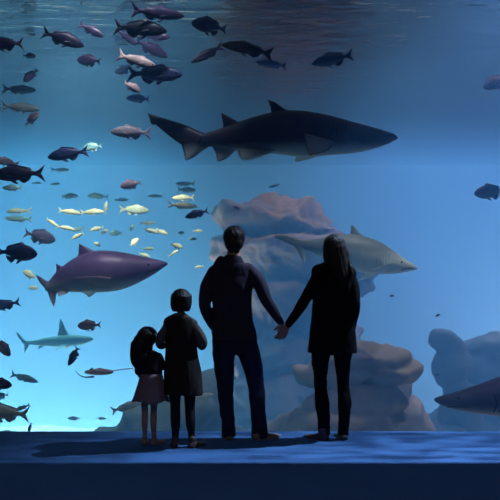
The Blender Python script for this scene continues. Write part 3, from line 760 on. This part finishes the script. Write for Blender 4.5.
M.tube(bm, [(246,346,0,12,12),(250.5,358,.01,11,11.2),(254,372,.015,9.6,10),(256.3,388,.02,8.4,9),(257.5,404,.0,7.9,8.4),(258.8,420,-.015,7.8,8),(259.4,430,-.015,8.2,8.2),(259.8,437,-.015,8.2,8.4)], k=4, n=20, cap=False)
M.put('jeans', bm, denim, .007, 2, wrinkle(.007, 11, 9, .9))
bm = bmesh.new()
for px in (225, 245):
    bm = bmesh.new(); box(bm, v(px-5.5,0,0).x, v(px+5.5,0,0).x, -.122, -.112, v(0,352,0).z, v(0,341,0).z)
    bmesh.ops.bevel(bm, geom=bm.edges[:], offset=.002)
    link('back_pocket', mesh_of(bm, 'back_pocket', denim, False), M.root)
shoe(M, 'shoe', Vector((v(229,0,0).x, -.07, 0)), (-.06,1), .27, .105, .11, tan, 'tan leather shoe pointing at the glass', grey_sole)
shoe(M, 'shoe', Vector((v(255,0,0).x, -.07, 0)), (.78,.62), .27, .105, .12, tan, 'tan leather shoe turned out to the right', grey_sole)

# ---- the woman
coat_m = pbr('coat_black', (.010, .009, .011), .9, 12, .3, .3, .15, bump_scale=200)
trouser_m = pbr('trousers_black', (.008, .008, .010), .9, 14, .3, .3, .15, bump_scale=200)
shoe_gr = pbr('shoe_grey', (.09, .085, .09), .6, 9, .3, .2)
W = Fig(334, 8.0, 'woman in a black thigh-length coat with long dark hair, holding the man\'s hand')
v = W.v
bm = bmesh.new()
head(W, bm, 334.5, 247.5, 8.6, 12, .03, -.2)
W.tube(bm, [(334.5,254,.0,5.2,5.8),(334.5,262,-.01,5.6,6),(334.5,270,-.02,12,7)], k=3)
W.tube(bm, [(334,268,-.02,10,5),(334,275,-.02,17,7.5),(334,288,-.015,16,10),(334,306,0,13.5,9),(333,325,0,16.5,10.5),(332.5,338,0,16,10)], k=4, n=24)
W.tube(bm, [(320,279,-.02,4.4,5),(310.5,292,-.03,5,5),(303,302,-.03,4.2,4.2),(296,314,-.02,3.6,3.7),(287.5,325,-.01,2.5,2.7)], k=4)
W.tube(bm, [(348.5,281,-.02,4.4,5),(353.5,292,-.03,5,5),(354,306,-.05,4.2,4.4),(353.5,320,.02,3.6,3.7),(351.5,333,.11,2.6,2.8)], k=4)
hand(bm, v(287.5,325,-.01), Vector((-.50,.02,-.86)), Vector((.2,-1,.0)), Vector((-.6,.2,.5)), .2, .7, .05, .6)
hand(bm, v(351.5,333,.11), Vector((-.1,.25,-.95)), Vector((1,.1,0)), Vector((0,1,.2)), .165, .35)
W.tube(bm, [(322,345,0,8.6,9.6),(321.5,362,.01,7.2,8.2),(321.3,385,.02,5,5.6),(322.5,405,-.01,4.8,5.8),(323.5,425,-.01,3.2,3.6),(323.5,434,0,3.1,3.8)], k=4)
W.tube(bm, [(343,345,0,8.6,9.6),(343,362,.01,7.2,8.2),(343,385,.02,5,5.6),(343.6,405,-.01,4.8,5.8),(344,425,-.01,3.2,3.6),(344,434,0,3.1,3.8)], k=4)
W.put('body', bm, skin, .006, 2)
face_eyes(W, 334.5, 247.5, 12, .03, -.2)
bm = bmesh.new()
W.ball(bm, 334.3, 245.2, .0, 11.2, 11.4, 11.6); W.ball(bm, 334, 252, -.03, 10.6, 12, 9)
W.tube(bm, [(334.6,248,-.04,11,7.5),(335.5,258,-.055,10.4,6.5),(338,266,-.07,9.6,5),(341,273,-.085,7.5,3.6),(344.5,281,-.095,4.5,2.4),(347,287,-.1,2,1.4)], k=4, n=20)
W.tube(bm, [(325.5,246,-.0,3,7),(326,256,-.02,3.2,6),(328.5,264,-.05,4,4),(331,270,-.075,3,2.5)], k=3)
W.tube(bm, [(344.5,250,-.0,3,6),(347,260,-.03,3.4,5),(349.3,267,-.07,2.8,3),(350.5,273,-.09,1.6,1.8)], k=3)
W.put('hair', bm, hair_black, .006, 2, wrinkle(.004, 26, 7, .25))
bm = bmesh.new()
W.tube(bm, [(334.5,259,-.012,7.6,7),(334.5,263.5,-.015,13,8),(334.3,267.5,-.018,20.5,8.8),(334,273,-.02,22.6,9.8),(334,280,-.02,22,10.8),(333.4,292,-.018,20.8,11.8),(333,308,0,20.6,12),(332.6,325,0,22.2,13.2),(332.3,342,0,24,14),(332.2,352.5,0,25,14.4)], k=5, n=30, cap=False, power=2.4)
W.tube(bm, [(319,274,-.02,6,6.4),(312.5,286,-.03,6,6.4),(306,297,-.03,5.8,5.8),(299,309,-.025,5.2,5.2),(288.6,324,-.01,4,4)], k=4)
W.tube(bm, [(349.5,276,-.02,6.4,6.8),(352.6,287,-.03,6.5,6.8),(353.6,301,-.05,6,6),(353.6,313,-.02,5.6,5.7),(352.5,325,.06,4.8,5),(351.8,331,.10,4.4,4.6)], k=4)
W.put('coat', bm, coat_m, .007, 2, wrinkle(.005, 8, 11, .7))
bm = bmesh.new()
W.tube(bm, [(332.5,336,0,19,12),(332.5,346,0,19.5,12.4),(332.5,354,0,17,11)], k=3, n=24, cap=False)
W.tube(bm, [(321.8,346,0,10.2,10.6),(320.4,360,.01,8.8,9.2),(320.4,374,.015,7.2,7.8),(320.8,388,.02,6.2,7),(322,404,-.01,7.4,7.8),(323.4,418,-.015,6.2,6.6),(323.9,428,-.01,6.2,6.2),(324.2,435.5,-.01,6,6.4)], k=4, n=20, cap=False)
W.tube(bm, [(343.2,346,0,10,10.6),(342.6,360,.01,8.6,9.2),(342.9,374,.015,7,7.8),(343.6,388,.02,6.2,7),(344.6,404,-.01,6.8,7.6),(343.6,418,-.015,5.8,6.4),(343.6,426,-.01,5.6,6),(343.2,434.5,-.01,5.8,6.4)], k=4, n=20, cap=False)
W.put('trousers', bm, trouser_m, .007, 2, wrinkle(.006, 13, 13, .9))
shoe(W, 'shoe', Vector((v(326,0,0).x, -.07, 0)), (-.70,.70), .24, .09, .10, shoe_gr, 'grey shoe turned out to the left')
shoe(W, 'shoe', Vector((v(343.5,0,0).x, -.06, 0)), (-.12,.98), .24, .09, .10, shoe_gr)

# ---- the older girl
vest_m = pbr('dress_dark_brown', (.035, .030, .028), .9, 12, .3, .3, .15, bump_scale=180)
sleeve_m = pbr('sleeve_olive', (.13, .12, .11), .9, 12, .3, .3, .15, bump_scale=180)
tights = pbr('tights_black', (.014, .012, .014), .8, 12, .3)
brown_sh = pbr('shoe_brown', (.10, .065, .055), .6, 9, .3, .2)
G = Fig(181.5, 7.68, 'girl with a dark bob in a brown sleeveless dress over grey sleeves and black tights')
v = G.v
bm = bmesh.new()
head(G, bm, 181.5, 300, 8.2, 11.2, .03, 0)
G.tube(bm, [(181,307,.0,4,4.6),(181,314,-.01,4.2,4.8),(181,319,-.015,8,6)], k=3)
G.tube(bm, [(180.5,318,-.01,8,4.5),(180.3,324,-.015,13,6.3),(180.5,334,-.01,12.5,8),(181,348,0,11.5,7.8),(182,362,0,13.5,9),(182.5,376,0,14,9.5),(182.5,386,0,13,9)], k=4, n=24)
G.tube(bm, [(169,328,-.015,3.4,4),(162.5,333,-.02,3.8,4),(159.5,344,-.01,3.3,3.4),(163,345,.08,2.9,3),(169,341,.14,2.2,2.4)], k=4)
G.tube(bm, [(192.5,328,-.015,3.4,4),(199.4,333,-.02,3.8,4),(203,344,-.01,3.3,3.4),(200,346,.08,2.9,3),(195,343,.14,2.2,2.4)], k=4)
hand(bm, v(169,341,.14), Vector((.7,.5,.2)), Vector((0,1,0)), Vector((0,.1,1)), .125, .5)
hand(bm, v(195,343,.14), Vector((-.7,.5,.2)), Vector((0,1,0)), Vector((0,.1,1)), .125, .5)
G.tube(bm, [(175,380,0,7,7.4),(175,395,.0,5.4,6),(175.4,410,.01,4.3,5),(176,422,-.01,4.2,4.8),(175.5,436,0,2.7,3),(175.3,442,0,2.7,3.2)], k=4)
G.tube(bm, [(190,380,0,7,7.4),(189.6,395,.0,5.4,6),(189.6,410,.01,4.3,5),(190.6,422,-.01,4.2,4.8),(191.6,436,0,2.7,3),(192,442,0,2.7,3.2)], k=4)
G.put('body', bm, skin, .005, 2)
face_eyes(G, 181.5, 300, 11.2, .03)
bm = bmesh.new()
G.ball(bm, 181.2, 298.4, .0, 10, 10, 10.4)
G.tube(bm, [(181.2,296,-.02,9.6,8.5),(181,303,-.025,10.4,8),(181,308,-.03,10,7),(181,311,-.035,8,5)], k=4, n=22, cap=False)
for sx in (-1, 1): G.tube(bm, [(181.2+sx*7.6,296,.0,3,6),(181.2+sx*8.6,303,.01,2.4,5.4),(181+sx*8.4,308,.01,1.4,4)], k=3)
G.put('hair', bm, hair_black, .005, 2, wrinkle(.003, 30, 15, .25))
bm = bmesh.new()
G.tube(bm, [(169,325,-.015,4.8,5.4),(163.4,333,-.02,5,5.2),(159.8,342,-.015,4.4,4.6),(161.5,346,.06,4,4.2),(168,341.6,.13,3.4,3.4)], k=4)
G.tube(bm, [(192.5,325,-.015,4.8,5.4),(198.8,333,-.02,5,5.2),(203,342,-.015,4.6,4.8),(201.5,347,.06,4,4.2),(196,343.6,.13,3.4,3.4)], k=4)
G.tube(bm, [(181,313.5,-.005,5.4,5.8),(180.8,316.5,-.012,11.5,6.6),(180.6,320,-.015,16.5,7.4),(180.6,325,-.015,17.2,8),(180.8,334,-.01,14,9)], k=3, cap=False)
G.put('sleeves', bm, sleeve_m, .006, 2, wrinkle(.004, 14, 17))
bm = bmesh.new()
G.tube(bm, [(180.8,316,-.012,9,7.6),(180.7,320,-.015,14.8,8.6),(180.7,330,-.012,15.8,9.8),(181,342,-.005,15.4,10),(181.4,350,0,15.6,10.4),(182,362,0,17.4,12.4),(182.8,376,0,19,14),(183.2,390,0,19.8,15),(183.2,394,0,19.8,15)], k=4, n=30, cap=False, power=2.3)
G.put('dress', bm, vest_m, .006, 2, wrinkle(.008, 10, 19, .3))
bm = bmesh.new()
G.tube(bm, [(175,378,0,7.8,8),(175,393,.0,6.2,6.6),(175.2,408,.01,5.1,5.6),(175.6,422,-.01,5.0,5.4),(175.4,434,0,3.6,3.9),(175.2,442,0,3.4,4)], k=4, cap=False)
G.tube(bm, [(190,378,0,7.8,8),(189.8,393,.0,6.2,6.6),(189.8,408,.01,5.1,5.6),(190.6,422,-.01,5.0,5.4),(191.4,434,0,3.6,3.9),(191.8,442,0,3.4,4)], k=4, cap=False)
G.put('tights', bm, tights, .005, 2)
shoe(G, 'shoe', Vector((v(175.2,0,0).x, -.06, 0)), (-.1,1), .19, .072, .085, brown_sh)
shoe(G, 'shoe', Vector((v(190.5,0,0).x, -.06, 0)), (.55,.83), .19, .072, .085, brown_sh)

# ---- the toddler
top_m = pbr('cardigan_dark', (.035, .028, .038), .9, 12, .3, .3, .15, bump_scale=160)
skirt_m = pbr('skirt_mauve', (.30, .22, .25), .9, 12, .25, .3, .15, bump_scale=160)
band_m = pbr('headband_lilac', (.40, .30, .55), .6, 12, .15)
pink_sh = pbr('shoe_dusty_pink', (.38, .25, .24), .6, 9, .2)
K = Fig(149, 7.79, 'small child with long dark hair in a mauve skirt and bare legs')
v = K.v
bm = bmesh.new()
head(K, bm, 146.5, 338.5, 7.8, 10.6, .03, -.5)
K.tube(bm, [(147.5,345,.0,3.2,3.8),(148.5,351,-.01,3.6,4),(149,355,-.01,6,5)], k=3)
K.tube(bm, [(149.5,353,-.01,6,4),(150,358,-.01,10,5.4),(150.5,366,-.005,9.4,6.6),(151,376,0,9,6.8),(150.5,386,0,10.4,7.4),(150,394,0,10,7.4)], k=4, n=20)
K.tube(bm, [(140.5,357,-.01,3,3.4),(138.5,366,-.02,2.7,3),(138.5,374,.02,2.4,2.6),(141,379,.06,1.8,2)], k=4)
K.tube(bm, [(159,357,-.01,3,3.4),(162,365,.01,2.7,3),(163,368,.06,2.4,2.6),(164,366,.12,1.8,2)], k=4)
hand(bm, v(141,379,.06), Vector((.3,.5,-.8)), Vector((-1,.2,0)), Vector((0,1,.3)), .095, .4)
hand(bm, v(164,366,.12), Vector((.2,.9,.3)), Vector((0,-.3,1)), Vector((-1,0,.2)), .095, .4)
K.tube(bm, [(144.5,390,0,5,5.4),(144.6,402,.0,3.9,4.4),(144.8,412,.01,3.3,3.8),(144.8,422,-.01,3.2,3.8),(144.8,432,0,2.3,2.6),(144.8,437,0,2.3,2.8)], k=4)
K.tube(bm, [(154.5,390,0,5,5.4),(154,402,.0,3.9,4.4),(153.6,412,.01,3.3,3.8),(153.6,422,-.01,3.3,3.9),(153.8,432,0,2.4,2.7),(154,438,0,2.4,2.8)], k=4)
K.put('body', bm, skin, .0045, 2)
face_eyes(K, 146.5, 338.5, 10.6, .03, -.5)
bm = bmesh.new()
K.ball(bm, 146.6, 337.2, -.0, 10.2, 10.4, 10); K.ball(bm, 142.6, 345, -.02, 10.6, 12.5, 8.5); K.ball(bm, 140.8, 355, -.035, 9.6, 11.5, 7)
K.tube(bm, [(140.5,344,-.03,9.5,7),(140,354,-.04,9.2,6.5),(140,362,-.045,8,5),(140.5,367.5,-.05,4.8,3)], k=4, n=20)
K.put('hair', bm, hair_black, .005, 2, wrinkle(.005, 22, 21, .3))
bm = bmesh.new(); pr = []
for i in range(25):
    a = -math.pi*.05+math.pi*1.1*i/24
    p = v(147.2,337.3,.012)+Vector((math.cos(a)*10.2/K.s, 0, math.sin(a)*10.5/K.s)); pr.append((p.x, p.y, p.z, .02, .005))
tube(bm, pr, ref=(0,1,0), k=1, n=8)
link('headband', mesh_of(bm, 'headband', band_m), K.root)['label'] = 'lilac headband'
bm = bmesh.new()
K.tube(bm, [(149.5,351.5,-.008,6,5),(150,356,-.01,10.8,6.2),(150.8,365,-.005,11.2,7.8),(151.4,374,0,10.8,8),(151.6,378,0,10.8,8.2)], k=4, n=24, cap=False)
K.tube(bm, [(141.5,357,-.01,4.2,4.6),(138.6,366,-.02,3.8,4),(138.4,373.5,.015,3.4,3.5)], k=3, cap=False)
K.tube(bm, [(158.5,357,-.01,4.4,4.8),(162,365,.01,4,4.2),(163.2,368,.06,3.4,3.5),(163.8,366.8,.1,3,3)], k=3)
K.put('cardigan', bm, top_m, .005, 2, wrinkle(.004, 16, 23))
bm = bmesh.new(); rings = []
for i in range(11):
    u = i/10; py = 373.5+u*(401-373.5); a = 10.6+7.6*u**1.1; b = 8+8*u
    ring = []
    for j in range(72):
        t_ = 2*math.pi*j/72; w_ = 1+.055*u*math.sin(t_*11+.6*math.sin(t_*3))
        c0 = v(151.3-.6*u, py+(1.2*u*math.sin(t_*4+1)), 0)
        ring.append(bm.verts.new((c0.x+a*w_*math.cos(t_)/K.s, b*w_*math.sin(t_)/K.s, c0.z)))
    rings.append(ring)
for a, b in zip(rings, rings[1:]):
    for j in range(72): bm.faces.new((a[j], a[(j+1) % 72], b[(j+1) % 72], b[j]))
so = link('skirt', mesh_of(bm, 'skirt', skirt_m), K.root); so['label'] = 'flared mauve skirt'
md = so.modifiers.new('s', 'SOLIDIFY'); md.thickness = .006; md.offset = 0
shoe(K, 'shoe', Vector((v(145.4,0,0).x, -.045, 0)), (-.1,1), .145, .06, .065, pink_sh)
shoe(K, 'shoe', Vector((v(152.5,0,0).x, -.045, 0)), (.68,.73), .15, .06, .065, pink_sh)


# ------------------------------------------------------------------ light
def area(name, loc, size, power, col, rot=(0,0,0), shape='RECTANGLE', sy=None):
    l = bpy.data.lights.new(name, 'AREA'); l.shape = shape; l.size = size; l.size_y = sy or size; l.energy = power; l.color = col
    o = bpy.data.objects.new(name, l); COL.objects.link(o); o.location = loc; o.rotation_euler = rot
    return o
area('tank_lamp', (-8.2, 15.5, 6), 11, 4900, (.27, .80, .90), sy=9)
area('tank_lamp', (7.5, 15.5, 6), 11, 5400, (.74, .69, .93), sy=9)
area('tank_lamp', (0, 2.6, 6), 12, 95, (.6, .68, 1), sy=3)  # weak fill added above the near fish
area('bed_fill', (-7, 14, BED+.7), 11, 5200, (.85, .88, .78), rot=(math.radians(106),0,0), sy=1.2)  # unseen fill added on the bed to brighten the low haze
area('bed_fill', (11, 16.5, BED+.7), 5, 4600, (.9, .8, .8), rot=(math.radians(106),0,0), sy=1.2)  # second unseen fill, added for the haze at lower right
area('gallery_fill', (-1, -6, 4.55), 2, 32, (.9, .8, .95), sy=2)  # unseen fill added to lift the family's clothes and skin
def spot(name, loc, target, power, col, angle, blend=.2, size=.1):
    l = bpy.data.lights.new(name, 'SPOT'); l.energy = power; l.color = col; l.spot_size = math.radians(angle); l.spot_blend = blend; l.shadow_soft_size = size
    o = bpy.data.objects.new(name, l); COL.objects.link(o); o.location = loc
    o.rotation_euler = (Vector(target)-Vector(loc)).to_track_quat('-Z', 'Y').to_euler()
    return o
spot('window_spotlight', (3.3, .745, 5.8), (1.4, -.3, 0), 5200, (.52, .70, 1), 54, .7, .02)
spot('shark_fill', (-1.6, 1.6, 5.9), (-1.9, 4.8, 1.4), 650, (.95, .82, .9), 60, .6, .1)  # fill added over the purple shark's back
spot('shoal_fill', (-2.4, 4.2, 5.9), (-2.3, 7.2, 2.2), 4200, (1, .98, .75), 46, .7, .1)  # fill added so the small pale fish show up
spot('fish_fill', (-1.0, .9, 5.9), (-1.5, 1.9, 2.2), 380, (.85, .88, 1), 50, .7, .1)  # fill added to brighten the pinkish fish near the glass
spot('reef_fill', (1.5, 12.5, 6.2), (.9, 14.6, 3), 1300, (.95, .66, .38), 52, .6, .2)  # fill added to bring out the brown rock top
spot('boulder_fill', (2.2, 4.7, 5.9), (2.0, 6.8, .8), 900, (.9, .9, .82), 52, .7, .15)  # fill added for the pale grey shark and the boulders
spot('shark_fill', (3.6, 1.7, 5.9), (3.1, 2.7, 1), 330, (1, .8, .95), 44, .6, .1)  # fill added over the violet shark at the right edge
w = bpy.data.worlds.new('world'); sc.world = w; w.use_nodes = True
w.node_tree.nodes['Background'].inputs[0].default_value = (.02, .05, .12, 1); w.node_tree.nodes['Background'].inputs[1].default_value = .2
sc.view_settings.view_transform = 'Standard'; sc.view_settings.look = 'None'; sc.view_settings.gamma = 1; sc.view_settings.use_curve_mapping = False
sc.view_settings.exposure = 0
c = sc.cycles
c.use_denoising = True; c.use_adaptive_sampling = False
c.max_bounces = 8; c.diffuse_bounces = 3; c.glossy_bounces = 3; c.volume_bounces = 2; c.transparent_max_bounces = 16
c.caustics_reflective = False; c.caustics_refractive = False
c.sample_clamp_indirect = 3
